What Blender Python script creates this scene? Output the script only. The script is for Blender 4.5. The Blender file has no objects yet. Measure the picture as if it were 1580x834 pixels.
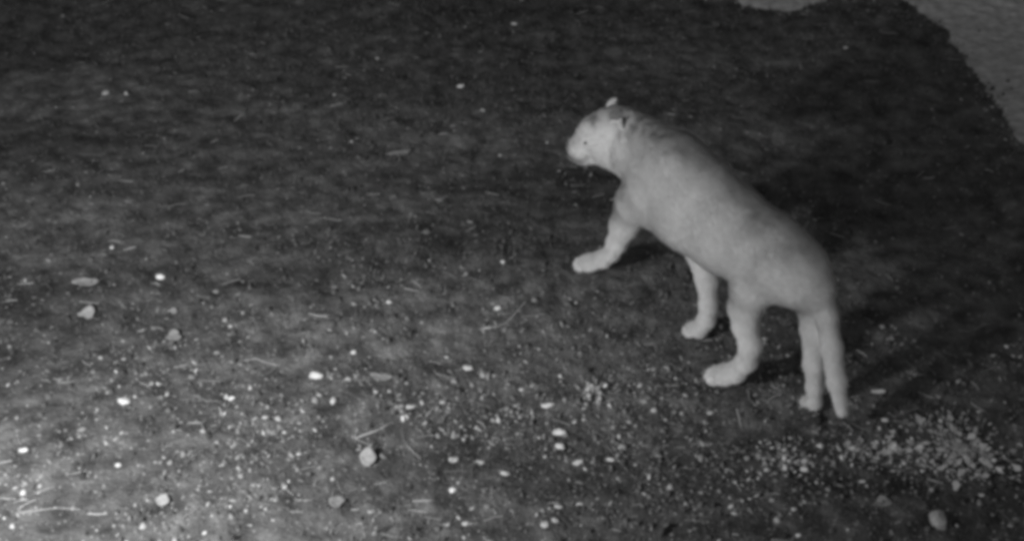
import bpy, math, random
import numpy as np
from mathutils import Vector, Matrix, noise
random.seed(7); rng = np.random.default_rng(7)
S = bpy.context.scene
COL = S.collection

# ------------------------------------------------------------------ camera
FPX, PITCH, CAMH = 2115.0, math.radians(36.0), 2.94      # focal length in photo pixels, tilt below the horizon, height
cam_d = bpy.data.cameras.new('camera'); cam = bpy.data.objects.new('camera', cam_d); COL.objects.link(cam)
cam.location = (0, 0, CAMH); cam.rotation_euler = (math.pi/2 - PITCH, 0, 0)
cam_d.sensor_width = 36.0; cam_d.lens = 36.0*FPX/1580.0
cam_d.clip_start = 0.05; cam_d.clip_end = 500
S.camera = cam

# ------------------------------------------------------------------ night sky (seen by an infrared camera: no colour)
w = bpy.data.worlds.new('World'); S.world = w; w.use_nodes = True
nt = w.node_tree; nt.nodes.clear()
sky = nt.nodes.new('ShaderNodeTexSky'); sky.sky_type = 'NISHITA'; sky.sun_disc = False
sky.sun_elevation = math.radians(25); sky.sun_rotation = math.radians(210)
bw = nt.nodes.new('ShaderNodeRGBToBW'); bg = nt.nodes.new('ShaderNodeBackground'); wo = nt.nodes.new('ShaderNodeOutputWorld')
bg.inputs[1].default_value = 0.068
nt.links.new(sky.outputs[0], bw.inputs[0]); nt.links.new(bw.outputs[0], bg.inputs[0]); nt.links.new(bg.outputs[0], wo.inputs[0])

# ------------------------------------------------------------------ infrared illuminator of the security camera, low on the left
LP = Vector((-1.42, 1.80, 1.42))
ld = bpy.data.lights.new('infrared_lamp', 'SPOT'); lo = bpy.data.objects.new('infrared_lamp', ld); COL.objects.link(lo)
lo.location = LP; ld.energy = 435; ld.shadow_soft_size = 0.09
ld.spot_size = math.radians(132); ld.spot_blend = 1.0
lo.rotation_euler = (Vector((-1.25, 2.85, 0.0)) - LP).to_track_quat('-Z', 'Y').to_euler()

S.view_settings.view_transform = 'Standard'; S.view_settings.look = 'None'
S.view_settings.exposure = 0.0; S.view_settings.gamma = 1.0; S.view_settings.use_curve_mapping = False
S.cycles.pixel_filter_type = 'BLACKMAN_HARRIS'; S.cycles.filter_width = 4.5
S.cycles.max_bounces = 4; S.cycles.diffuse_bounces = 2

# ------------------------------------------------------------------ helpers
def ray(u, v):
    x = (u-790)/FPX; y = -(v-417)/FPX
    return np.array([x, math.cos(PITCH)+y*math.sin(PITCH), -math.sin(PITCH)+y*math.cos(PITCH)])
C0 = np.array([0, 0, CAMH])
def gp(u, v, z=0.0):                       # where the line of sight meets the level z
    d = ray(u, v); return C0 + d*((z-CAMH)/d[2])
def px_scale(p):                           # photo pixels per metre at p
    q = np.asarray(p) - C0
    return FPX/(q[1]*math.cos(PITCH) - q[2]*math.sin(PITCH))
def proj(p):
    q = np.asarray(p)-C0
    dz = q[1]*math.cos(PITCH)-q[2]*math.sin(PITCH); yy = q[1]*math.sin(PITCH)+q[2]*math.cos(PITCH)
    return 790+FPX*q[0]/dz, 417-FPX*yy/dz

def grey(v): return (v, v, v, 1)
def mat(name, lo_, hi_, scale=20, rough=0.9, bump=0.0, bscale=60, detail=6, mid=0.5, spread=0.25, spec=0.2, extra=None):
    m = bpy.data.materials.new(name); m.use_nodes = True; n = m.node_tree; L = n.links
    b = n.nodes['Principled BSDF']; b.inputs['Roughness'].default_value = rough
    b.inputs['Specular IOR Level'].default_value = spec
    tc = n.nodes.new('ShaderNodeTexCoord')
    t = n.nodes.new('ShaderNodeTexNoise'); t.inputs['Scale'].default_value = scale; t.inputs['Detail'].default_value = detail
    L.new(tc.outputs['Object'], t.inputs['Vector'])
    r = n.nodes.new('ShaderNodeValToRGB'); e = r.color_ramp.elements
    e[0].position = mid-spread; e[0].color = grey(lo_); e[1].position = mid+spread; e[1].color = grey(hi_)
    L.new(t.outputs[0], r.inputs[0]); out = r.outputs[0]
    if extra: out = extra(n, L, tc, out)
    L.new(out, b.inputs['Base Color'])
    if bump:
        t2 = n.nodes.new('ShaderNodeTexNoise'); t2.inputs['Scale'].default_value = bscale; t2.inputs['Detail'].default_value = 8
        L.new(tc.outputs['Object'], t2.inputs['Vector'])
        bp_ = n.nodes.new('ShaderNodeBump'); bp_.inputs['Strength'].default_value = 1.0; bp_.inputs['Distance'].default_value = bump
        L.new(t2.outputs[0], bp_.inputs['Height']); L.new(bp_.outputs[0], b.inputs['Normal'])
    return m
def per_object(n, L, tc, col):             # small colour difference between copies
    oi = n.nodes.new('ShaderNodeObjectInfo'); mr = n.nodes.new('ShaderNodeMapRange')
    mr.inputs[3].default_value = .7; mr.inputs[4].default_value = 1.2
    L.new(oi.outputs['Random'], mr.inputs[0])
    mx = n.nodes.new('ShaderNodeVectorMath'); mx.operation = 'SCALE'
    L.new(col, mx.inputs[0]); L.new(mr.outputs[0], mx.inputs['Scale']); return mx.outputs[0]
def island_random(lo_, hi_, power=1.0):
    def f(n, L, tc, col):                  # each blade, chip or grain of a mass its own tone
        g = n.nodes.new('ShaderNodeNewGeometry'); pw = n.nodes.new('ShaderNodeMath'); pw.operation = 'POWER'; pw.inputs[1].default_value = power
        L.new(g.outputs['Random Per Island'], pw.inputs[0])
        mr = n.nodes.new('ShaderNodeMapRange'); mr.inputs[3].default_value = lo_; mr.inputs[4].default_value = hi_
        L.new(pw.outputs[0], mr.inputs[0])
        mx = n.nodes.new('ShaderNodeVectorMath'); mx.operation = 'SCALE'
        L.new(col, mx.inputs[0]); L.new(mr.outputs[0], mx.inputs['Scale']); return mx.outputs[0]
    return f
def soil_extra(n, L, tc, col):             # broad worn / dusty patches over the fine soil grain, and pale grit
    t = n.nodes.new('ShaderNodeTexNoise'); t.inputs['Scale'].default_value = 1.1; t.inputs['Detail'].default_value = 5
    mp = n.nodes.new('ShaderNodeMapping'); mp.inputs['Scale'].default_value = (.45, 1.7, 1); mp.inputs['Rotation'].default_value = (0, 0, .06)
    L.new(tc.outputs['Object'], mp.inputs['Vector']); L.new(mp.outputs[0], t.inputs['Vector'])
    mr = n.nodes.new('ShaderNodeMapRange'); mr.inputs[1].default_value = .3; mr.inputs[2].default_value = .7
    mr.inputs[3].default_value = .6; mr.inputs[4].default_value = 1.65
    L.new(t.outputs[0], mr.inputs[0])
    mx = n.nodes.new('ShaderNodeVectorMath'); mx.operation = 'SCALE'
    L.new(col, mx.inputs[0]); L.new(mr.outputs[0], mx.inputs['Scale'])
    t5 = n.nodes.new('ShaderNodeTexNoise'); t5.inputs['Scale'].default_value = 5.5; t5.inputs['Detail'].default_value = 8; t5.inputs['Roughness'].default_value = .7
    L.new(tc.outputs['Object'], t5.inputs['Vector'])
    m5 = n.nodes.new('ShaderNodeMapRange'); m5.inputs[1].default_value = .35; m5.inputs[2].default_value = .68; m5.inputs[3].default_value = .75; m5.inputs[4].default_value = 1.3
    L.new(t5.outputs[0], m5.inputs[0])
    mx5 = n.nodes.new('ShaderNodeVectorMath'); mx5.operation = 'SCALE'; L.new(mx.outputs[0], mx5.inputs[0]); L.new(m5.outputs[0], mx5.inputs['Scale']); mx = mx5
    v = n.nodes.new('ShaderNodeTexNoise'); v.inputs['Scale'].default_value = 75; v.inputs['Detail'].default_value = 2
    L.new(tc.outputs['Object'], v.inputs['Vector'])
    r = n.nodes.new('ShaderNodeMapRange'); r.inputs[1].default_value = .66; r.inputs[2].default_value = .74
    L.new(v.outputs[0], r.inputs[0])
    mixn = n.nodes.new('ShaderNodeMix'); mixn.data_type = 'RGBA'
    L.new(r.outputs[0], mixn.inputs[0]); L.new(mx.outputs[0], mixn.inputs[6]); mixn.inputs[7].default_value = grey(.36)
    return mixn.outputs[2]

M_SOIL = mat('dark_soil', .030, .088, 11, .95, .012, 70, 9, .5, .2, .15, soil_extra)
M_LIT_GROUND = mat('painted_lit_soil', .22, .40, 22, .95, .006, 60, 8, .5, .2, .15)  # brightness of lit ground beyond the cougar's shadow, put into the colour
M_GRASS = mat('short_grass', .075, .15, 3, .8, spec=.1, extra=island_random(.5, 1.5, 2))
M_LITTER = mat('litter', .15, .24, 3, .85, spec=.1, extra=island_random(.35, 2.5, 3))
M_GRIT = mat('grit', .11, .18, 3, .85, spec=.1, extra=island_random(.4, 2.4, 4))
M_FLAKE = mat('flake', .11, .18, 3, .85, spec=.1, extra=island_random(.6, 2.2, 2.2))
M_SPECK = mat('speck', .26, .4, 3, .8, spec=.2, extra=island_random(.5, 1.3, 1))
M_LIT_GRIT = mat('painted_lit_grit', .20, .34, 3, .85, spec=.2, extra=island_random(.5, 1.6, 1))  # loose grit painted paler to match the lit ground sheet
M_STONE = mat('pale_stone', .34, .56, 60, .7, .0015, 200, extra=per_object)
M_DULL = mat('dull_stone', .30, .45, 60, .8, .0015, 200, extra=per_object)
M_LEAF = mat('dry_leaf', .12, .25, 60, .85, .002, 120, extra=per_object)
M_WEED = mat('weed_leaf', .36, .48, 30, .7, .001, 150, extra=per_object)
M_WEEDBIT = mat('weed_bit', .36, .50, 12, .8, spec=.1, extra=island_random(.6, 1.3, 1))
M_TWIG = mat('twig_bark', .30, .42, 80, .8, .001, 200)
M_FUR = mat('fur', .50, .58, 9, .85, .0008, 60, 5, .5, .25, .1)
M_HAIR = mat('hair', .42, .50, 12, .8, spec=.1, extra=island_random(.85, 1.12, 1))
def dorsal_dark(n, L, tc, col):            # darker hair tips on crown, nape and along the back
    col = island_random(.78, 1.18)(n, L, tc, col)
    at = n.nodes.new('ShaderNodeAttribute'); at.attribute_name = 'dorsal'
    mr = n.nodes.new('ShaderNodeMapRange'); mr.inputs[3].default_value = 1.0; mr.inputs[4].default_value = .3
    L.new(at.outputs['Fac'], mr.inputs[0])
    mx = n.nodes.new('ShaderNodeVectorMath'); mx.operation = 'SCALE'
    L.new(col, mx.inputs[0]); L.new(mr.outputs[0], mx.inputs['Scale']); return mx.outputs[0]
M_HAIR = mat('coat_hair', .52, .60, 12, .8, spec=.1, extra=dorsal_dark)
M_NOSE = mat('nose_skin', .10, .16, 50, .5, spec=.4)
M_EYE = mat('eye', .03, .05, 20, .15, spec=.6)
M_EAR = mat('ear_fur', .42, .52, 40, .9, spec=.1)

def link_mesh(name, v, f, m, parent=None, smooth=False):
    me = bpy.data.meshes.new(name)
    v = np.asarray(v, dtype=np.float32).reshape(-1, 3); f = np.asarray(f, dtype=np.int32)
    me.vertices.add(len(v)); me.vertices.foreach_set('co', v.ravel())
    k = f.shape[1]
    me.loops.add(f.size); me.loops.foreach_set('vertex_index', f.ravel())
    me.polygons.add(len(f)); me.polygons.foreach_set('loop_start', np.arange(len(f), dtype=np.int32)*k)
    if smooth: me.polygons.foreach_set('use_smooth', np.ones(len(f), dtype=bool))
    me.update(calc_edges=True); me.validate()
    me.materials.append(m)
    o = bpy.data.objects.new(name, me); COL.objects.link(o)
    if parent: o.parent = parent
    return o
def tag(o, label=None, cat=None, group=None, kind=None):
    if label: o['label'] = label
    if cat: o['category'] = cat
    if group: o['group'] = group
    if kind: o['kind'] = kind
    return o

# ------------------------------------------------------------------ ground
def vnoise(x, y, s, seed, octv=4):         # cheap numpy value noise for heights and densities, about -1..1
    out = np.zeros(np.shape(x)); amp = 1.0; tot = 0
    r = np.random.default_rng(seed)
    for o in range(octv):
        g = r.random((64, 64))*2-1; fx = np.asarray(x)*s+17.3*o+100; fy = np.asarray(y)*s+9.1*o+100
        ix = np.floor(fx).astype(int); iy = np.floor(fy).astype(int); tx = fx-ix; ty = fy-iy
        tx = tx*tx*(3-2*tx); ty = ty*ty*(3-2*ty)
        a = g[ix % 64, iy % 64]; b = g[(ix+1) % 64, iy % 64]; c = g[ix % 64, (iy+1) % 64]; d = g[(ix+1) % 64, (iy+1) % 64]
        out += amp*((a*(1-tx)+b*tx)*(1-ty)+(c*(1-tx)+d*tx)*ty); tot += amp; amp *= .55; s *= 2.03
    return out/tot*1.6
def ground_z(x, y):
    return .012*vnoise(x, y, 1.6, 1, 3) + .006*vnoise(x, y, 9, 2, 3) + .0045*vnoise(x, y, 30, 3, 2)

def graded(lo_, hi_, step, far, growth=1.16):
    mid = list(np.arange(lo_, hi_, step)); a = []; x = lo_; s = step
    while x > -far: s *= growth; x -= s; a.append(x)
    b = []; x = mid[-1]; s = step
    while x < far: s *= growth; x += s; b.append(x)
    return np.array(a[::-1]+mid+b)
gx = graded(-3.1, 3.1, .0105, 260); gy = graded(2.3, 7.0, .0105, 260)
X, Y = np.meshgrid(gx, gy); Z = ground_z(X, Y)
def grid_faces(ny, nx):
    i = np.arange(ny*nx).reshape(ny, nx)
    return np.stack([i[:-1, :-1], i[:-1, 1:], i[1:, 1:], i[1:, :-1]], -1).reshape(-1, 4)
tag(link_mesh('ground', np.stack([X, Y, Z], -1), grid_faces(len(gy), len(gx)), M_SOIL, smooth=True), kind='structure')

# paler sheet painting lit ground past the shadow, far right corner: its edge dives under the soil
edge_pts = [gp(1080, -40), gp(1140, 8), gp(1215, 16), gp(1290, -4), gp(1380, -2), gp(1430, 26), gp(1470, 75), gp(1522, 150), gp(1580, 235), gp(1700, 330)]
ex = np.array([p[0] for p in edge_pts]); ey = np.array([p[1] for p in edge_pts])
LIT_EDGE = np.array([(a, b) for a, b in zip(ex, ey)])
def lit_depth(x, y):                      # signed distance inside the painted lit ground (positive inside)
    x = np.asarray(x); y = np.asarray(y); best = np.full(x.shape, 1e9); sg = np.ones(x.shape)
    for (ax, ay), (bx, by) in zip(LIT_EDGE[:-1], LIT_EDGE[1:]):
        dx, dy = bx-ax, by-ay; L2 = dx*dx+dy*dy
        t = np.clip(((x-ax)*dx+(y-ay)*dy)/L2, 0, 1)
        d = np.hypot(x-ax-t*dx, y-ay-t*dy); c = dx*(y-ay)-dy*(x-ax)
        sg = np.where(d < best, np.sign(c), sg); best = np.minimum(best, d)
    return best*sg
px_, py_ = np.meshgrid(np.arange(1.0, 5.2, .015), np.arange(4.0, 8.6, .015))
pd = lit_depth(px_, py_) + .03*vnoise(px_, py_, 3.5, 5, 5)
pz = ground_z(px_, py_) + np.clip(pd*.12, -.02, .012) - .003 + .002*vnoise(px_, py_, 40, 6, 2)
pf = grid_faces(*px_.shape); keep = pd.ravel()[pf].max(1) > -.12
M_CLOD = mat('clod', .03, .08, 9, .95, .003, 90, extra=island_random(.5, 1.5, 1))
tag(link_mesh('painted_lit_ground', np.stack([px_, py_, pz], -1), pf[keep], M_LIT_GROUND, smooth=True), kind='structure')

# ------------------------------------------------------------------ loose masses: grass, litter, grit
def scatter(n, dens=None):
    """ground points roughly even over the picture, thinned by dens(x, y, u, v)"""
    x = rng.uniform(-3.0, 3.0, n); y = rng.uniform(2.45, 6.9, n)
    k = np.abs(x) < .42*y+.35; x, y = x[k], y[k]
    q1 = y; dz = q1*math.cos(PITCH)+CAMH*math.sin(PITCH); yy = q1*math.sin(PITCH)-CAMH*math.cos(PITCH)
    u = 790+FPX*x/dz; v = 417-FPX*yy/dz
    if dens is not None:
        k = rng.random(len(x)) < dens(x, y, u, v); x, y, u, v = x[k], y[k], u[k], v[k]
    return x, y, u, v
def sstep(a, b, t): t = np.clip((t-a)/(b-a), 0, 1); return t*t*(3-2*t)

# grass blades: bent two-segment ribbons
x, y, u, v = scatter(120000, lambda x, y, u, v: np.clip(.35+.6*vnoise(x, y, 2.2, 11, 4), .03, 1)*(1-.7*sstep(0, .1, lit_depth(x, y))))
n = len(x); L = rng.uniform(.008, .026, n); W = rng.uniform(.0008, .0018, n); a = rng.uniform(0, 2*math.pi, n); lean = rng.uniform(.35, 1.25, n)
z = ground_z(x, y); ca, sa = np.cos(a), np.sin(a)
b = np.stack([x, y, z-.002], -1); side = np.stack([-sa, ca, np.zeros(n)], -1)*W[:, None]
m1 = b+np.stack([ca*np.sin(lean*.5), sa*np.sin(lean*.5), np.cos(lean*.5)], -1)*L[:, None]*.55
tp = m1+np.stack([ca*np.sin(lean), sa*np.sin(lean), np.cos(lean)], -1)*L[:, None]*.5
V = np.stack([b-side, b+side, m1-side*.8, m1+side*.8, tp], 1)
T = np.array([[0, 1, 3], [0, 3, 2], [2, 3, 4]]); Fc = (np.arange(n)[:, None, None]*5+T).reshape(-1, 3)
tag(link_mesh('short_grass', V, Fc, M_GRASS), 'short trampled grass growing thinly over the dark soil', 'grass', kind='stuff')

def chips(n_try, dens, size, m, name, label, cat, flat=.22, power=2.0):
    x, y, u, v = scatter(n_try, dens); n = len(x)
    s = size[0]+(size[1]-size[0])*rng.random(n)**power
    a = rng.uniform(0, 2*math.pi, n); k = 6
    ang = np.linspace(0, 2*math.pi, k, endpoint=False)[None]+rng.uniform(-.3, .3, (n, k))
    rad = rng.uniform(.55, 1.1, (n, k)); el = rng.uniform(.35, 1, n)[:, None]
    lx = np.cos(ang)*rad; ly = np.sin(ang)*rad*el
    tilt = rng.normal(0, .5, (n, 2))
    rim = np.stack([lx, ly, lx*tilt[:, :1]+ly*tilt[:, 1:]], -1)
    top = np.zeros((n, 1, 3)); top[:, 0, 2] = rng.uniform(.5, 1.5, n)*flat+.05
    bot = rim.copy(); bot[:, :, 2] -= flat
    P = np.concatenate([rim, top, bot], 1)*s[:, None, None]
    c, d = np.cos(a)[:, None], np.sin(a)[:, None]
    Q = np.stack([P[..., 0]*c-P[..., 1]*d, P[..., 0]*d+P[..., 1]*c, P[..., 2]], -1)
    Q += np.stack([x, y, ground_z(x, y)+s*flat*.6], -1)[:, None]
    t = [[i, (i+1) % k, k] for i in range(k)]
    for i in range(k):
        j = (i+1) % k; t += [[i, k+1+i, k+1+j], [i, k+1+j, j]]
    Fc = (np.arange(n)[:, None, None]*(2*k+1)+np.array(t)).reshape(-1, 3)
    return tag(link_mesh(name, Q, Fc, m), label, cat, kind='stuff')
def d_litter(x, y, u, v):
    band = np.exp(-((v-650)/110.)**2)*(.25+.75*sstep(150, 480, u)*(1-sstep(1150, 1350, u)))
    base = .05+.30*sstep(330, 620, v)
    return np.clip((base+.9*band)*(.55+.9*vnoise(x, y, 4, 21, 4)), .01, 1)
chips(60000, d_litter, (.0022, .0125), M_LITTER, 'leaf_litter', 'small pale scraps of dry leaf and bark strewn over the soil', 'leaf litter', .15, 2.6)
chips(52000, lambda x, y, u, v: np.clip(d_litter(x, y, u, v)*.9-.12+.1*sstep(450, 800, v)*(1-sstep(300, 900, u)), .004, 1)*(1-sstep(.0, .2, lit_depth(x, y))), (.004, .017), M_FLAKE, 'leaf_flakes', 'larger pale flakes of dry leaf thickest in the band below the cougar', 'leaf litter', .25, 1.7)
chips(2000, lambda x, y, u, v: np.clip((.05+.9*sstep(350, 700, v))*(.1+1.3*vnoise(x, y, 5, 77, 3)), .008, 1), (.003, .007), M_SPECK, 'white_grit', 'tiny white bits of gravel sprinkled over the soil', 'gravel', .5, 2)
chips(90000, lambda x, y, u, v: np.clip(.15+.4*sstep(250, 700, v)+.4*vnoise(x, y, 3, 31, 4), .03, 1), (.0012, .005), M_GRIT, 'grit', 'fine grit and crumbs of earth scattered over the ground', 'grit', .5, 2)
chips(60000, lambda x, y, u, v: .75*sstep(-.16, .14, lit_depth(x, y)+.08*vnoise(x, y, 3.5, 5, 5)), (.002, .009), M_LIT_GRIT, 'lit_ground_gravel', 'pale fine gravel on the ground painted as lit in the far right corner', 'gravel', .5, 2)

chips(16000, lambda x, y, u, v: np.clip(.12+.5*vnoise(x, y, 3, 55, 4)+.3*sstep(400, 800, v), .02, 1), (.004, .016), M_CLOD, 'earth_clods', 'small dark clods of earth lying on the soil', 'earth', .7, 2)
def weed_d(x, y, u, v):
    d = np.zeros(len(x))
    for (a, b, rx, ry, k) in ((1478, 702, 82, 42, 1.25), (1400, 690, 60, 22, .7), (1322, 695, 50, 26, .45), (1208, 708, 70, 28, .4), (1425, 655, 50, 12, .35), (920, 602, 42, 24, .4)):
        d += k*np.exp(-(((u-a)/rx)**2+((v-b)/ry)**2)*1.1)
    return np.clip(d*(.7+.8*vnoise(x, y, 14, 61, 3)), 0, .95)
chips(260000, weed_d, (.002, .010), M_WEEDBIT, 'small_leaves', 'mat of tiny pale leaves between and around the low weeds', 'ground cover', .3, 1.6)
# straw: thin lying stalks
x, y, u, v = scatter(9000, lambda x, y, u, v: np.clip(.1+.5*sstep(380, 720, v)*(.6+.8*vnoise(x, y, 3, 41, 3)), .02, 1)); n = len(x)
a = rng.normal(0, .7, n); L = rng.uniform(.01, .04, n); W = rng.uniform(.0007, .0016, n); z = ground_z(x, y)+.004
d = np.stack([np.cos(a), np.sin(a), rng.normal(0, .12, n)], -1)*L[:, None]; s_ = np.stack([-np.sin(a), np.cos(a), np.zeros(n)], -1)*W[:, None]
up = np.array([0, 0, 1.])*W[:, None]*1.2; c = np.stack([x, y, z], -1); bend = s_*rng.normal(0, 2.5, n)[:, None]
V = np.stack([c-d-s_, c-d+s_, c-d+up, c+bend-s_, c+bend+s_, c+bend+up*1.5, c+d*.9-s_, c+d*.9+s_, c+d*.9+up], 1)
t = []
for o in (0, 3):
    for i in range(3):
        j = (i+1) % 3; t += [[o+i, o+j, o+3+j], [o+i, o+3+j, o+3+i]]
Fc = (np.arange(n)[:, None, None]*9+np.array(t)).reshape(-1, 3)
tag(link_mesh('dry_straw', V, Fc, M_LITTER), 'thin dry stalks and needles lying on the ground', 'straw', kind='stuff')

# ------------------------------------------------------------------ single stones, leaves and twigs one can point at
def stone_mesh(name, sx, sy, sz, m, seed, lobes=1):
    import bmesh
    bm = bmesh.new(); r = random.Random(seed)
    bmesh.ops.create_icosphere(bm, subdivisions=2, radius=1)
    o = Vector((r.uniform(0, 99), r.uniform(0, 99), r.uniform(0, 99)))
    for vv in bm.verts:
        k = 1+.38*noise.noise(vv.co*1.1+o)+.15*noise.noise(vv.co*3+o)
        if lobes == 2: k *= .78+.3*abs(vv.co.x)
        k *= 1+.22*noise.noise(vv.co*1.7+o*2); vv.co = Vector((vv.co.x*k*sx, vv.co.y*k*sy, max(vv.co.z*k, -.55)*sz))
    me = bpy.data.meshes.new(name); bm.to_mesh(me); bm.free(); me.materials.append(m)
    return me
def leaf_mesh(name, lx, ly, m, seed, curl=.35, lobed=True):
    """a leaf blade: ring grid with a raised midrib, curled edges and an uneven outline; thin but with thickness"""
    r = random.Random(seed); k = 14; V = [(0, 0, 0)]; F = []
    rings = 3
    for j in range(1, rings+1):
        for i in range(k):
            a = 2*math.pi*i/k; q = 1.0
            if lobed: q = .88+.12*math.cos(a*3+seed)+r.uniform(-.22, .14)
            q = 1+(q-1)*(j/rings)
            X_ = math.cos(a)*q*j/rings; Y_ = math.sin(a)*q*j/rings*(1-.35*abs(math.cos(a)))
            Z_ = curl*(Y_*Y_+.5*X_*X_)+.05*math.sin(5*X_+seed)
            V.append((X_*lx, Y_*ly, Z_*min(lx, ly)))
    top = len(V)
    for vx in list(V): V.append((vx[0], vx[1], vx[2]-.0008))
    for i in range(k):
        jn = (i+1) % k; F.append((0, 1+i, 1+jn)); F.append((top, top+1+jn, top+1+i))
        for j in range(rings-1):
            a0 = 1+j*k+i; a1 = 1+j*k+jn; b0 = a0+k; b1 = a1+k
            F += [(a0, b0, b1), (a0, b1, a1), (top+a0, top+b1, top+b0), (top+a0, top+a1, top+b1)]
        a0 = 1+(rings-1)*k+i; a1 = 1+(rings-1)*k+jn; F += [(a0, top+a0, top+a1), (a0, top+a1, a1)]
    me = bpy.data.meshes.new(name); me.from_pydata(V, [], F); me.materials.append(m); me.polygons.foreach_set('use_smooth', [True]*len(F)); return me
def place(me, name, u, v, label, cat, rot=(0, 0, 0), lift=0.0, group=None):
    p = gp(u, v); o = bpy.data.objects.new(name, me); COL.objects.link(o)
    p = gp(u, v, float(ground_z(p[0], p[1])))
    o.location = (p[0], p[1], float(ground_z(p[0], p[1]))+lift); o.rotation_euler = rot
    return tag(o, label, cat, group)

ST = [
 (1448, 805, 30, 36, 0, 1, 'large round pale stone lying alone near the bottom right corner'),
 # u, v, width px, height px, bright, lobes, label
 (487, 580, 24, 15, 1, 1, 'largest white stone on the ground left of centre, with a dark hollow at its right'),
 (192, 620, 24, 17, 1, 2, 'two-lobed bright white stone in the pale ground at lower left'),
 (862, 667, 22, 14, 1, 2, 'bright white knobbly stone, upper of the pair below the middle of the picture'),
 (865, 689, 18, 11, 1, 1, 'bright flat stone, lower of the pair below the middle of the picture'),
 (845, 623, 20, 10, 1, 2, 'narrow white stone on dark soil just above the knobbly pair'),
 (923, 622, 14, 9, 1, 1, 'small white stone on dark soil left of and below the striding hind paw'),
 (722, 566, 17, 11, 1, 2, 'white two-lobed stone on bare soil below the curved twig'),
 (768, 476, 12, 9, 1, 1, 'round white pebble lying just above the curved twig'),
 (710, 134, 14, 8, 1, 1, 'bright white stone alone on the dark ground left of the head of the cougar'),
 (793, 37, 12, 7, 1, 1, 'small white stone near the top edge of the picture, upper middle'),
 (163, 145, 16, 13, 0, 1, 'grey angular stone, left one of a pair on the dark upper left ground'),
 (196, 145, 11, 8, 1, 1, 'small white stone, right one of a pair on the dark upper left ground'),
 (247, 427, 16, 11, 1, 1, 'white rounded stone at the upper edge of the lighter left ground'),
 (183, 718, 12, 9, 1, 1, 'small bright stone at lower left, below the two-lobed white one'),
 (36, 694, 18, 9, 1, 1, 'slanting white stone close to the left edge, low in the picture'),
 (357, 615, 11, 9, 1, 1, 'round pale pebble to the left of the largest white stone and lower down'),
 (699, 709, 18, 11, 1, 1, 'white stone with a dark gap at its left, on the lower middle ground'),
 (741, 713, 17, 7, 1, 1, 'flat white sliver with a dark gap at its right, on the lower middle ground'),
 (779, 730, 17, 9, 1, 1, 'pale flat stone just right of and below the white sliver'),
 (698, 755, 13, 10, 1, 1, 'white pebble on smooth bare ground in the lower middle'),
 (841, 810, 14, 12, 1, 1, 'round white pebble at the bottom edge, right of centre'),
 (857, 804, 12, 9, 0, 1, 'duller pebble touching the right side of the round white one at the bottom edge'),
 (718, 808, 14, 8, 0, 1, 'oval pale stone near the bottom edge, in the middle'),
 (862, 781, 18, 8, 0, 1, 'long dull stone above the round white pebble at the bottom edge'),
 (894, 778, 13, 6, 1, 1, 'small flat white stone right of the long dull one near the bottom'),
 (942, 709, 20, 10, 1, 2, 'white knobbly stone in the litter below the striding hind paw'),
 (891, 714, 20, 9, 0, 1, 'broad dull stone left of the white knobbly one in the litter'),
 (805, 601, 13, 8, 1, 1, 'white stone on dark soil above and left of the narrow white one'),
 (769, 649, 8, 13, 1, 1, 'upright pale pebble in the lower middle litter'),
 (634, 628, 18, 9, 0, 1, 'oval grey pebble in the middle of the littered ground'),
 (622, 645, 7, 12, 1, 1, 'small upright white pebble just below the oval grey one'),
 (580, 604, 10, 7, 1, 1, 'small white pebble up and left of the oval grey one'),
 (545, 543, 11, 8, 1, 1, 'white pebble up and right of the largest white stone'),
 (600, 467, 11, 8, 1, 1, 'white pebble on bare soil, left of and above the curved twig'),
 (689, 551, 8, 6, 1, 1, 'tiny white pebble on the soil, left of the stone below the curved twig'),
 (1095, 637, 18, 7, 1, 1, 'flat white stone on the soil just below the striding hind paw'),
 (1265, 688, 14, 9, 1, 1, 'white stone on the soil right below the hanging tail tip'),
 (1247, 712, 15, 7, 1, 1, 'slanting white stone left of and below the one under the tail tip'),
 (1184, 725, 13, 7, 1, 1, 'small white stone at the left edge of the pale low weeds'),
 (1355, 604, 26, 10, 0, 2, 'dull pale stone in the dark shade right of the hanging tail'),
 (1365, 648, 14, 7, 0, 1, 'small dull stone in the shade behind the weeds'),
 (1225, 785, 10, 7, 1, 1, 'tiny white pebble near the bottom, left of the large round pale stone'),
 (1330, 742, 13, 5, 1, 1, 'thin white chip in front of the middle of the weeds'),
 (1515, 763, 12, 7, 0, 1, 'dull pebble in front of the largest weed'),
 (1437, 665, 9, 10, 0, 1, 'small pale lump at the top edge of the largest weed'),
 (1305, 75, 9, 7, 0, 1, 'faint pebble on the dark ground below the pale strip at the top'),
 (745, 170, 9, 7, 0, 1, 'tiny pebble below and right of the lone white stone near the head'),
 (515, 618, 10, 15, 0, 1, 'upright dull stone to the right of and below the largest white one'),
 (62, 750, 9, 7, 0, 1, 'small dull pebble low at the left edge'),
 (173, 382, 8, 8, 1, 1, 'tiny bright pebble up and left of the white rounded stone'),
]
for i, (u, v, wp, hp, br, lb, lab) in enumerate(ST):
    p = gp(u, v); k = px_scale(p); vz = math.sin(math.atan2(CAMH, math.hypot(p[0], p[1])))
    sx = wp/k/2*.9; h = hp/k/2*.9
    me = stone_mesh('stone', sx, h*1.1, h*.85, M_STONE if br else M_DULL, i+3, lb)
    place(me, 'stone', u, v, lab, 'stone', (random.uniform(-.15, .15), random.uniform(-.25, .25), random.uniform(-.25, .25)), h*.12, 'pale stones on the ground')

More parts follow.
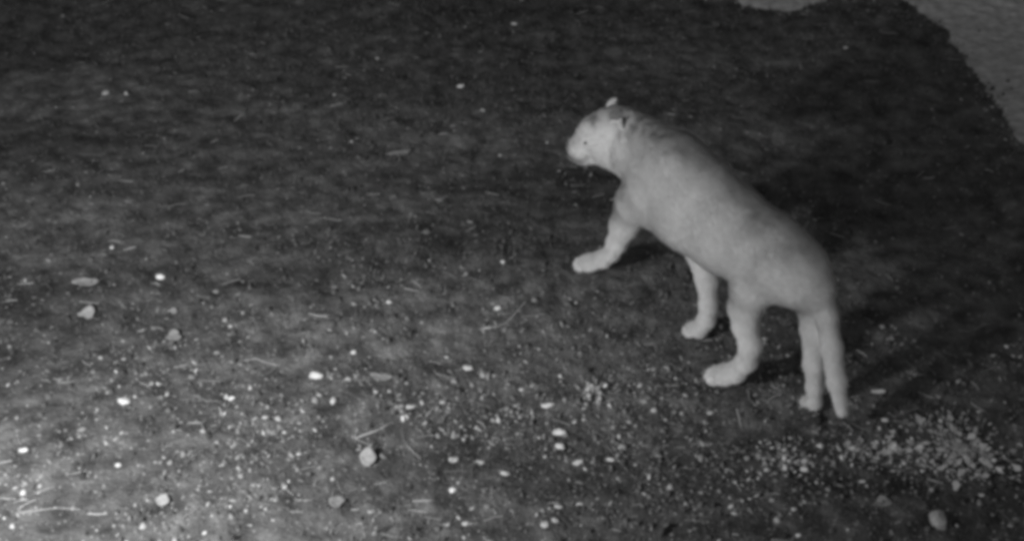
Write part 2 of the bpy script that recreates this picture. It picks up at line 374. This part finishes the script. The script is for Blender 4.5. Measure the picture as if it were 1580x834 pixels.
LF = [ # u, v, width px, height px, tilt, lobed, label
 (568, 711, 26, 26, .5, False, 'broad pale leaf on the lower left litter, below the largest white stone'),
 (270, 522, 28, 18, .35, True, 'pale crumpled leaf on the left ground between the white rounded stone and the largest one'),
 (136, 488, 28, 20, .3, True, 'dull crumpled leaf on the left ground, further left than the pale one'),
 (134, 438, 52, 13, .1, True, 'long dull leaf lying flat at the left above the crumpled one'),
 (590, 584, 44, 11, .1, True, 'long flat dull leaf right of the largest white stone'),
 (252, 775, 22, 16, .4, False, 'pale leaf near the bottom left, right of the bright dusty ground'),
 (1362, 778, 36, 18, .25, True, 'dull flat leaf in front of the weeds at lower right'),
 (1210, 18, 0, 0, 0, True, ''),
 (268, 482, 18, 10, .3, True, 'small dull leaf just above the pale crumpled one'),
 (618, 238, 50, 8, .05, True, 'thin pale leaf blade lying on the dark ground left of the head'),
 (520, 778, 30, 18, .2, True, 'wide pale leaf at the bottom edge, left of the middle'),
]
for i, (u, v, wp, hp, tl, lb, lab) in enumerate(LF):
    if not lab: continue
    p = gp(u, v); k = px_scale(p)
    el = math.atan2(CAMH, math.hypot(p[0], p[1]))
    ly = hp/k/2/max(.3, math.sin(el+tl))
    me = leaf_mesh('dry_leaf', wp/k/2, ly*1.25, M_LEAF, i+1, .35, lb)
    place(me, 'dry_leaf', u, v, lab, 'dry leaf', (tl, random.uniform(-.1, .1), random.uniform(-.2, .2)), .006+ly*math.sin(tl)*.9, 'dry leaves on the ground')

def twig(name, pts, r0, r1, label, branch=None):
    """bent round stick following picture points along the ground"""
    def tube(P, ra, rb):
        V = []; F = []; k = 6; n_ = len(P)
        for j, q in enumerate(P):
            t = (Vector(P[min(j+1, n_-1)])-Vector(P[max(j-1, 0)])).normalized()
            s = t.cross(Vector((0, 0, 1))).normalized(); uu = s.cross(t)
            r = ra+(rb-ra)*j/(n_-1); r *= 1+.2*math.sin(j*2.1)
            for i in range(k):
                a = 2*math.pi*i/k; V.append(tuple(Vector(q)+s*math.cos(a)*r+uu*math.sin(a)*r))
        for j in range(n_-1):
            for i in range(k):
                a = j*k+i; b_ = j*k+(i+1) % k; F += [(a, b_, b_+k, a+k)]
        F += [tuple(range(k))[::-1], tuple(range((n_-1)*k, n_*k))]
        return V, F
    def lay(pp):
        out = []
        for j, (u, v) in enumerate(pp):
            g = gp(u, v); out.append((g[0], g[1], float(ground_z(g[0], g[1]))+r0+.002*math.sin(j)))
        return out
    V, F = tube(lay(pts), r0, r1)
    if branch:
        V2, F2 = tube(lay(branch), r1, r1*.6); o_ = len(V); V += V2; F += [tuple(a+o_ for a in f) for f in F2]
    c = Vector(V[0]); V = [tuple(Vector(q)-c) for q in V]
    me = bpy.data.meshes.new(name); me.from_pydata(V, [], F); me.materials.append(M_TWIG)
    o = bpy.data.objects.new(name, me); o.location = c; COL.objects.link(o)
    return tag(o, label, 'twig', 'twigs on the ground')
twig('twig', [(741, 513), (755, 512), (768, 509), (780, 502), (790, 492), (800, 481), (811, 470)], .0028, .0018, 'curved pale twig on bare soil in the middle of the picture')
twig('twig', [(548, 679), (565, 673), (582, 669), (597, 661), (606, 654)], .0024, .0015, 'short pale twig in the litter above the broad leaf')
twig('twig', [(657, 645), (664, 640), (670, 633)], .002, .0012, 'tiny slanting twig just right of the upright white pebble')
twig('twig', [(375, 470+90), (395, 556), (415, 563), (432, 566)], .0013, .0009, 'thin pale twig on the left ground beside the round pebble')
twig('twig', [(30, 800-8), (60, 790), (90, 786), (125, 788)], .0012, .0008, 'thin long twig lying in the bright dusty ground at the bottom left')

# ------------------------------------------------------------------ low pale weeds at the lower right
leafs = [leaf_mesh('leaf', .012, .008, M_WEED, 50+i, .3, True) for i in range(5)]
def weed(u, v, rx, ry, n_leaf, label, hgt=.03, size=1.0):
    g = gp(u, v); root = bpy.data.objects.new('low_weed', None); COL.objects.link(root)
    root.empty_display_size = .05; z0 = float(ground_z(g[0], g[1])); root.location = (g[0], g[1], z0)
    tag(root, label, 'weed', 'low weeds at the lower right')
    k = px_scale(g); RX = rx/k; RY = ry/k/.62
    # stems joined: short runners from the root
    V = []; F = []
    for i in range(n_leaf):
        a = random.uniform(0, 2*math.pi); q = min(1.35, abs(random.gauss(0, .58)))
        wob = 1+.25*math.sin(3*a+u)
        lx, ly = math.cos(a)*q*RX*wob, math.sin(a)*q*RY*wob
        gz = float(ground_z(g[0]+lx, g[1]+ly))-z0
        lz = gz+hgt*max(.1, 1-q*.6)*random.uniform(.35, 1)+.004
        o = bpy.data.objects.new('leaf', leafs[i % 5]); COL.objects.link(o); o.parent = root
        sc = random.choice((.4, .6, .8, 1.1, 1.6))*random.uniform(.85, 1.15)*size
        o.location = (lx, ly, lz); o.scale = (sc, sc, sc)
        o.rotation_euler = (random.uniform(-.4, .5), random.uniform(-.45, .35), a+random.uniform(-.6, .6))
        b0 = Vector((lx*.75, ly*.75, gz*.75-.003)); b1 = Vector((lx, ly, lz))
        s = (b1-b0).cross(Vector((0, 0, 1)))
        s = s.normalized()*.001 if s.length > 1e-6 else Vector((.001, 0, 0)); t_ = Vector((0, 0, .001)); c_ = len(V)
        V += [tuple(b0+s), tuple(b0-s), tuple(b0+s.cross(Vector((0, 0, 1)))), tuple(b1+s), tuple(b1-s), tuple(b1+s.cross(Vector((0, 0, 1))))]
        for i2 in range(3):
            j2 = (i2+1) % 3; F.append((c_+i2, c_+j2, c_+3+j2, c_+3+i2))
    me = bpy.data.meshes.new('stem'); me.from_pydata(V, [], F); me.materials.append(M_WEED)
    o = bpy.data.objects.new('stem', me); COL.objects.link(o); o.parent = root; tag(o, kind='stuff')
weed(1480, 702, 76, 44, 285, 'largest pale leafy weed clump near the right edge, behind the large round stone', .022, 1.0)
weed(1378, 697, 42, 20, 60, 'small pale weed just left of the largest leafy clump', .03, .9)
weed(1322, 695, 30, 22, 32, 'sparse weed between the tail tip and the largest clump', .025, .7)
weed(1208, 708, 50, 26, 52, 'sparse flat weed left of the tail tip, on the litter', .02, .75)
weed(1420, 655, 36, 12, 34, 'thin weed straggling up into the shade behind the largest clump', .025, .65)
weed(918, 604, 40, 24, 60, 'faint low weed patch on dark soil left of the striding hind paw', .015, .7)

# ------------------------------------------------------------------ cougar: one skin grown from a smooth field of limbs
M1 = gp(990, 465)[:2]; M2 = gp(1200, 615)[:2]
FW = (M1-M2)/np.linalg.norm(M1-M2); LT = np.array([-FW[1], FW[0]])
FW3 = np.array([FW[0], FW[1], 0]); LT3 = np.array([LT[0], LT[1], 0]); UP3 = np.array([0, 0, 1.])
def bp(u, v, off=0.0):
    """point on the vertical plane through the spine line, moved off metres to the animal's left"""
    d = ray(u, v); c = np.append(M1+LT*off, 0); t = np.dot(c-C0, LT3)/np.dot(d, LT3); return C0+d*t
cones = []   # (a, b, ra, rb)
def chain(pts, ks=None):
    P = [(bp(u, v, off) if not isinstance(u, np.ndarray) else u, r) for (u, v, off, r) in pts]
    for (a, ra), (b, rb) in zip(P[:-1], P[1:]): cones.append((a, b, ra, rb))
    return [p for p, _ in P]
torso = chain([(1030, 298, 0, .128), (1072, 324, 0, .132), (1122, 358, 0, .124), (1170, 388, 0, .112), (1206, 410, 0, .100)])
chain([(1058, 288, .0, .108), (1118, 334, .0, .104), (1182, 382, 0, .098), (1222, 412, 0, .096)])       # back line
chain([(1072, 290, 0, .120), (1034, 260, 0, .112), (992, 236, 0, .098)])                          # neck
# forelegs
pa = chain([(1004, 292, .055, 0.0902), (982, 312, .055, 0.0684), (964, 346, .05, 0.0486), (952, 374, .045, 0.0342), (945, 388, .035, 0.0279), (932, 398, .028, 0.0288), (912, 404, .022, 0.0306)])
pb = chain([(1050, 320, -.05, 0.0855), (1078, 380, -.045, 0.0495), (1091, 430, -.035, 0.0360), (1093, 470, -.028, 0.0288), (1090, 492, -.022, 0.0279), (1080, 506, -.02, 0.0288)])
# hind legs
pc = chain([(1196, 414, .05, 0.0836), (1163, 440, .065, 0.0722), (1150, 474, .07, 0.0504), (1150, 500, .075, 0.0387), (1158, 532, .08, 0.0333), (1152, 556, .08, 0.0315), (1135, 573, .085, 0.0306), (1120, 577, .085, 0.0324)])
pdd = chain([(1230, 418, -.05, 0.0836), (1254, 452, -.04, 0.0576), (1257, 505, -.045, 0.0414), (1257, 560, -.048, 0.0333), (1257, 595, -.05, 0.0255), (1257, 618, -.05, 0.0232)])
# tail, hanging down from the rump
tail = chain([(1240, 418, -.02, .050), (1262, 446, -.028, .040), (1274, 485, -.033, .033), (1283, 535, -.035, .031), (1291, 588, -.035, .029), (1299, 632, -.035, .019)])

def frame(d):
    f = np.array(d, float); f /= np.linalg.norm(f); l = np.cross(UP3, f); l /= np.linalg.norm(l); return f, l, np.cross(f, l)
# head turned to the animal's left, seen in profile
HF, HL, HU = frame((-.955, -.06, -.20))
H0 = bp(947, 209, .02)
def hp_(f, l, u_): return H0+HF*f*1.03+HL*l+HU*u_*1.04
ell = []     # (centre, frame(3x3 rows), radii)
def el(c, fr, r, k=None): ell.append((np.array(c), np.array(fr), np.array(r), k))
HFR = (HF, HL, HU)
el(hp_(0, 0, .004), HFR, (.108, .092, .094))          # cranium
el(hp_(.062, 0, .012), HFR, (.066, .064, .066))        # brow
el(hp_(.110, 0, -.018), HFR, (.050, .048, .043))      # muzzle
el(hp_(.082, 0, -.058), HFR, (.066, .042, .026))      # chin and jaw
# shoulder blades, elbow, thigh muscle and hip bones
BF = (FW3, LT3, UP3)
el(bp(1236, 430, 0), BF, (.080, .080, .085), .06)                     # rump
cones.append((hp_(.06, 0, -.055), bp(1010, 262, .02), .030, .062))   # throat
el(bp(1035, 275, .06), BF, (.055, .045, .09), .05); el(bp(1062, 275, -.05), BF, (.055, .045, .09), .05)
el(bp(996, 322, .07), BF, (.045, .035, .06), .04)

for s in (-1, 1):
    el(hp_(.118, .018*s, -.022), HFR, (.030, .024, .024))   # whisker pads
    el(hp_(.0, .052*s, -.036), HFR, (.082, .040, .056))     # cheeks
cones.append((hp_(-.03, 0, -.01), bp(1032, 260, 0), .090, .110))
def paw(c, d, s=1.0, drop=0.0):
    f, l, u_ = frame(d); fr = (f, l, u_)
    el(c+f*.012*s, fr, (.038*s, .034*s, .026*s))
    for i, (a, b_) in enumerate(((.028, -.026), (.040, -.010), (.041, .009), (.030, .025))):
        el(c+f*(a+.010)*s+l*b_*1.08*s-u_*.006*s, fr, (.023*s, .0115*s, .0185*s))
paw(pa[-1]-UP3*.004, (-.9, .35, -.08), .94)
paw(pb[-1]-UP3*.004, (-.75, .5, -.15), .88)
paw(pc[-1]-UP3*.004, (-.92, .30, -.05), 0.98)
paw(pdd[-1]-UP3*.004, (-.50, .85, -.20), .74)

def build_field(step, cones, ell, kk=.022):
    ax = np.array([FW3, LT3, UP3])
    allp = np.array([c[0] for c in cones]+[c[1] for c in cones]+[e[0] for e in ell])
    q = allp@ax.T; lo_ = q.min(0)-.17; hi_ = q.max(0)+.17
    N = [int((h-l)/step)+2 for l, h in zip(lo_, hi_)]
    g = [lo_[i]+np.arange(N[i])*step for i in range(3)]
    D = np.full(N, 1.0, dtype=np.float64)
    def smin(a, b, k):
        h = np.clip(.5+.5*(b-a)/k, 0, 1); return b*(1-h)+a*h-k*h*(1-h)
    def window(c, R):
        return tuple(slice(max(0, int((c[i]-R-lo_[i])/step)), min(N[i], int((c[i]+R-lo_[i])/step)+2)) for i in range(3))
    for a, b, ra, rb in cones:
        A = ax@a; B = ax@b; mid = (A+B)/2; R = np.linalg.norm(B-A)/2+max(ra, rb)+.10
        sl = window(mid, R)
        G = np.stack(np.meshgrid(g[0][sl[0]], g[1][sl[1]], g[2][sl[2]], indexing='ij'), -1)
        BA = B-A; t = np.clip(((G-A)@BA)/max(1e-9, BA@BA), 0, 1)
        d = np.linalg.norm(G-A-t[..., None]*BA, axis=-1)-(ra+(rb-ra)*t)
        D[sl] = smin(D[sl], d, (.05 if min(ra, rb) > .08 else min(kk, max(.008, .35*min(ra, rb)*2))))
    for c, fr, r, kb in ell:
        Cc = ax@c; R = max(r)*1.3+.16; sl = window(Cc, R)
        G = np.stack(np.meshgrid(g[0][sl[0]], g[1][sl[1]], g[2][sl[2]], indexing='ij'), -1)
        W_ = (G-Cc)@ax; q_ = W_@np.array(fr).T
        k0 = np.linalg.norm(q_/r, axis=-1); k1 = np.linalg.norm(q_/(r*r), axis=-1)+1e-9
        D[sl] = smin(D[sl], k0*(k0-1)/k1, kb or (.0025 if max(r) < .025 else .018))
    return D, lo_, ax, step
def surface_nets(D, lo_, ax, step):
    ins = D < 0; nx, ny, nz = D.shape
    c = sum(ins[i:nx-1+i, j:ny-1+j, k:nz-1+k].astype(np.int8) for i in (0, 1) for j in (0, 1) for k in (0, 1))
    act = (c > 0) & (c < 8); ids = np.full(act.shape, -1); idx = np.argwhere(act); ids[act] = np.arange(len(idx))
    P = np.zeros((len(idx), 3)); cnt = np.zeros(len(idx))
    corners = [(i, j, k) for i in (0, 1) for j in (0, 1) for k in (0, 1)]
    for a in range(8):
        for b in range(a+1, 8):
            ca, cb = np.array(corners[a]), np.array(corners[b])
            if np.abs(ca-cb).sum() != 1: continue
            va = D[tuple((idx+ca).T)]; vb = D[tuple((idx+cb).T)]; m = (va < 0) != (vb < 0)
            t = va[m]/(va[m]-vb[m]); P[m] += idx[m]+ca+(cb-ca)*t[:, None]; cnt[m] += 1
    P /= cnt[:, None]; V = (P*step+lo_)@ax; F = []
    for axis in range(3):
        e = np.zeros(3, int); e[axis] = 1; o1, o2 = [np.eye(3, dtype=int)[(axis+s) % 3] for s in (1, 2)]
        s0 = [slice(1, -1)]*3; s0[axis] = slice(0, -1)
        s1 = list(s0); s1[axis] = slice(1, None)
        A = ins[tuple(s0)]; B = ins[tuple(s1)]
        q = np.argwhere(A != B); sgn = A[tuple(q.T)]
        off = np.ones(3, int); off[axis] = 0; q = q+off
        quad = np.stack([ids[tuple((q-o1-o2).T)], ids[tuple((q-o2).T)], ids[tuple(q.T)], ids[tuple((q-o1).T)]], -1)
        quad[~sgn] = quad[~sgn][:, ::-1]; F.append(quad)
    return V, np.concatenate(F)
D, lo_, ax, st = build_field(.0048, cones, ell)
V, F = surface_nets(D+.003, lo_, ax, st)
# relax a little
nb = np.concatenate([F[:, [0, 1]], F[:, [1, 2]], F[:, [2, 3]], F[:, [3, 0]]])
for it in range(2):
    acc = np.zeros_like(V); cn = np.zeros(len(V))
    for k in range(3):
        acc[:, k] = np.bincount(nb[:, 0], V[nb[:, 1], k], len(V))+np.bincount(nb[:, 1], V[nb[:, 0], k], len(V))
    cn = np.bincount(nb[:, 0], minlength=len(V))+np.bincount(nb[:, 1], minlength=len(V))
    V = V*.5+.5*acc/cn[:, None]
base = np.array([*(M1+M2)/2, 0.0])
root = bpy.data.objects.new('cougar', None); COL.objects.link(root); root.location = base
tag(root, 'pale cougar walking away to the left over dark ground, head turned sideways', 'cougar')
body = link_mesh('body', V-base, F, M_FUR, root, smooth=True)
me = body.data
me.update()
# vertex normals straight from the quads
fn = np.cross(V[F[:, 2]]-V[F[:, 0]], V[F[:, 3]]-V[F[:, 1]])
ctr = V[F].mean(1)


# coat: short hair lying back along the body
area = np.linalg.norm(fn, axis=1); pr = area/area.sum(); n = 300000
fi = rng.choice(len(F), n, p=pr); wgt = rng.dirichlet((1, 1, 1, 1), n)
P = (V[F[fi]]*wgt[..., None]).sum(1); Nn = fn[fi]/area[fi][:, None]
isleg = (P[:, 2] < .34)[:, None]; ish = (1-sstep(.10, .24, np.linalg.norm(P-H0, axis=1)))[:, None]; isleg = (1-sstep(.26, .42, P[:, 2]))[:, None]
flow = isleg*(-FW3*.3-UP3)+(1-isleg)*(-FW3*.9-UP3*.35); flow = ish*(-HF*.9)+(1-ish)*flow
flow = flow+rng.normal(0, .28, (n, 3)); flow -= (flow*Nn).sum(1)[:, None]*Nn; flow /= np.linalg.norm(flow, axis=1)[:, None]
top = sstep(.2, .9, Nn[:, 2])*(1-isleg[:, 0])
nape = sstep(.3, .9, Nn[:, 2])*np.exp(-(np.linalg.norm(P-(H0-HF*.06), axis=1)/.16)**2)
cl = vnoise(P[:, 0]*1.0+P[:, 2], P[:, 1]-P[:, 2], 28, 91, 2)
hl = rng.uniform(.008, .018, n)*(1+top*(.2+.5*cl.clip(0))+nape*(.2+.6*cl.clip(0)))*(1-.3*ish[:, 0])
lift = rng.uniform(.2, .5, n)[:, None]
tip = P+(flow+Nn*lift)*hl[:, None]; sd = np.cross(flow, Nn)*rng.uniform(.0007, .0014, n)[:, None]
HV = np.stack([P-Nn*.001-sd, P-Nn*.001+sd, tip], 1)-base
cl = vnoise(P[:, 0]*1.0+P[:, 2], P[:, 1]-P[:, 2], 28, 91, 2)
dors = sstep(.6, 1.0, Nn[:, 2])*(1-isleg[:, 0]); dors = np.clip(dors*(.1+.5*cl)+nape*(.2+1.9*cl), 0, 1)*(.6+.4*rng.random(n))
coat = link_mesh('coat', HV, np.arange(3*n).reshape(-1, 3), M_HAIR, root); tag(coat, kind='stuff')

# ears, eyes, nose
def ear_mesh(name, m, scale=1.0):
    """rounded cupped ear: grid bent round a hollow, with thickness"""
    nu, nv = 9, 6; V = []; F = []
    for layer in (0, 1):
        for j in range(nv):
            t = j/(nv-1); wd = .036*math.sqrt(max(0.02, 1-t**2.4))
            for i in range(nu):
                s = (i/(nu-1)-.5)*2
                V.append((.018*(s*s)-(.006 if layer else 0)-.012*t, s*wd*.9, t*.040))
    for layer in (0, 1):
        o = layer*nu*nv
        for j in range(nv-1):
            for i in range(nu-1):
                q = (o+j*nu+i, o+j*nu+i+1, o+(j+1)*nu+i+1, o+(j+1)*nu+i); F.append(q if not layer else q[::-1])
    o = nu*nv
    for j in range(nv-1): F += [(j*nu, (j+1)*nu, o+(j+1)*nu, o+j*nu), (j*nu+nu-1, o+j*nu+nu-1, o+(j+1)*nu+nu-1, (j+1)*nu+nu-1)]
    for i in range(nu-1): F.append(((nv-1)*nu+i, (nv-1)*nu+i+1, o+(nv-1)*nu+i+1, o+(nv-1)*nu+i))
    me = bpy.data.meshes.new(name); me.from_pydata([tuple(scale*c for c in q) for q in V], [], F); me.materials.append(m)
    me.polygons.foreach_set('use_smooth', [True]*len(F)); return me
em = ear_mesh('ear', M_EAR)
HM = Matrix((HF, HL, HU)).transposed()
for s in (1, -1):
    o = bpy.data.objects.new('ear', em); COL.objects.link(o); o.parent = root
    rot = HM @ Matrix.Rotation(-s*.45, 3, 'X') @ Matrix.Rotation(s*.6, 3, 'Z')
    mw = rot.to_4x4(); mw.translation = Vector(hp_(-.020, .060*s, .058)-base); o.matrix_local = mw
def blob(name, c, r, m, fr=HM):
    import bmesh
    bm = bmesh.new(); bmesh.ops.create_icosphere(bm, subdivisions=2, radius=1)
    for q in bm.verts: q.co = Vector((q.co.x*r[0], q.co.y*r[1]*(1-.25*(q.co.z < -.2)), q.co.z*r[2]))
    me = bpy.data.meshes.new(name); bm.to_mesh(me); bm.free(); me.materials.append(m); me.polygons.foreach_set('use_smooth', [True]*len(me.polygons))
    o = bpy.data.objects.new(name, me); COL.objects.link(o); o.parent = root
    mw = fr.to_4x4(); mw.translation = Vector(c-base); o.matrix_local = mw; return o
at_ = coat.data.attributes.new('dorsal', 'FLOAT', 'POINT'); at_.data.foreach_set('value', np.repeat(dors, 3).astype(np.float32))
mv = [tuple(q) for q in ()]; mf = []
for j in range(15):                         # line of the mouth round the muzzle
    a = (j-7)/7*1.35; r_ = (.051*math.cos(a)+.108, .047*math.sin(a))
    for dz, dr in ((-.0025, .0), (.0025, .0), (0, .0035)):
        q = hp_(r_[0]+dr*math.cos(a), r_[1]+dr*math.sin(a), -.040-.006*abs(a)+dz)-base; mv.append(tuple(q))
for j in range(14):
    for i in range(3):
        i2 = (i+1) % 3; mf.append((j*3+i, j*3+i2, j*3+3+i2, j*3+3+i))
mm = bpy.data.meshes.new('mouth'); mm.from_pydata(mv, [], mf); mm.materials.append(M_NOSE)
mo = bpy.data.objects.new('mouth', mm); COL.objects.link(mo); mo.parent = root
blob('nose', hp_(.150, 0, -.006), (.010, .014, .009), M_NOSE)
for s in (1, -1): blob('eye', hp_(.092, .050*s, .024), (.010, .006, .007), M_EYE)
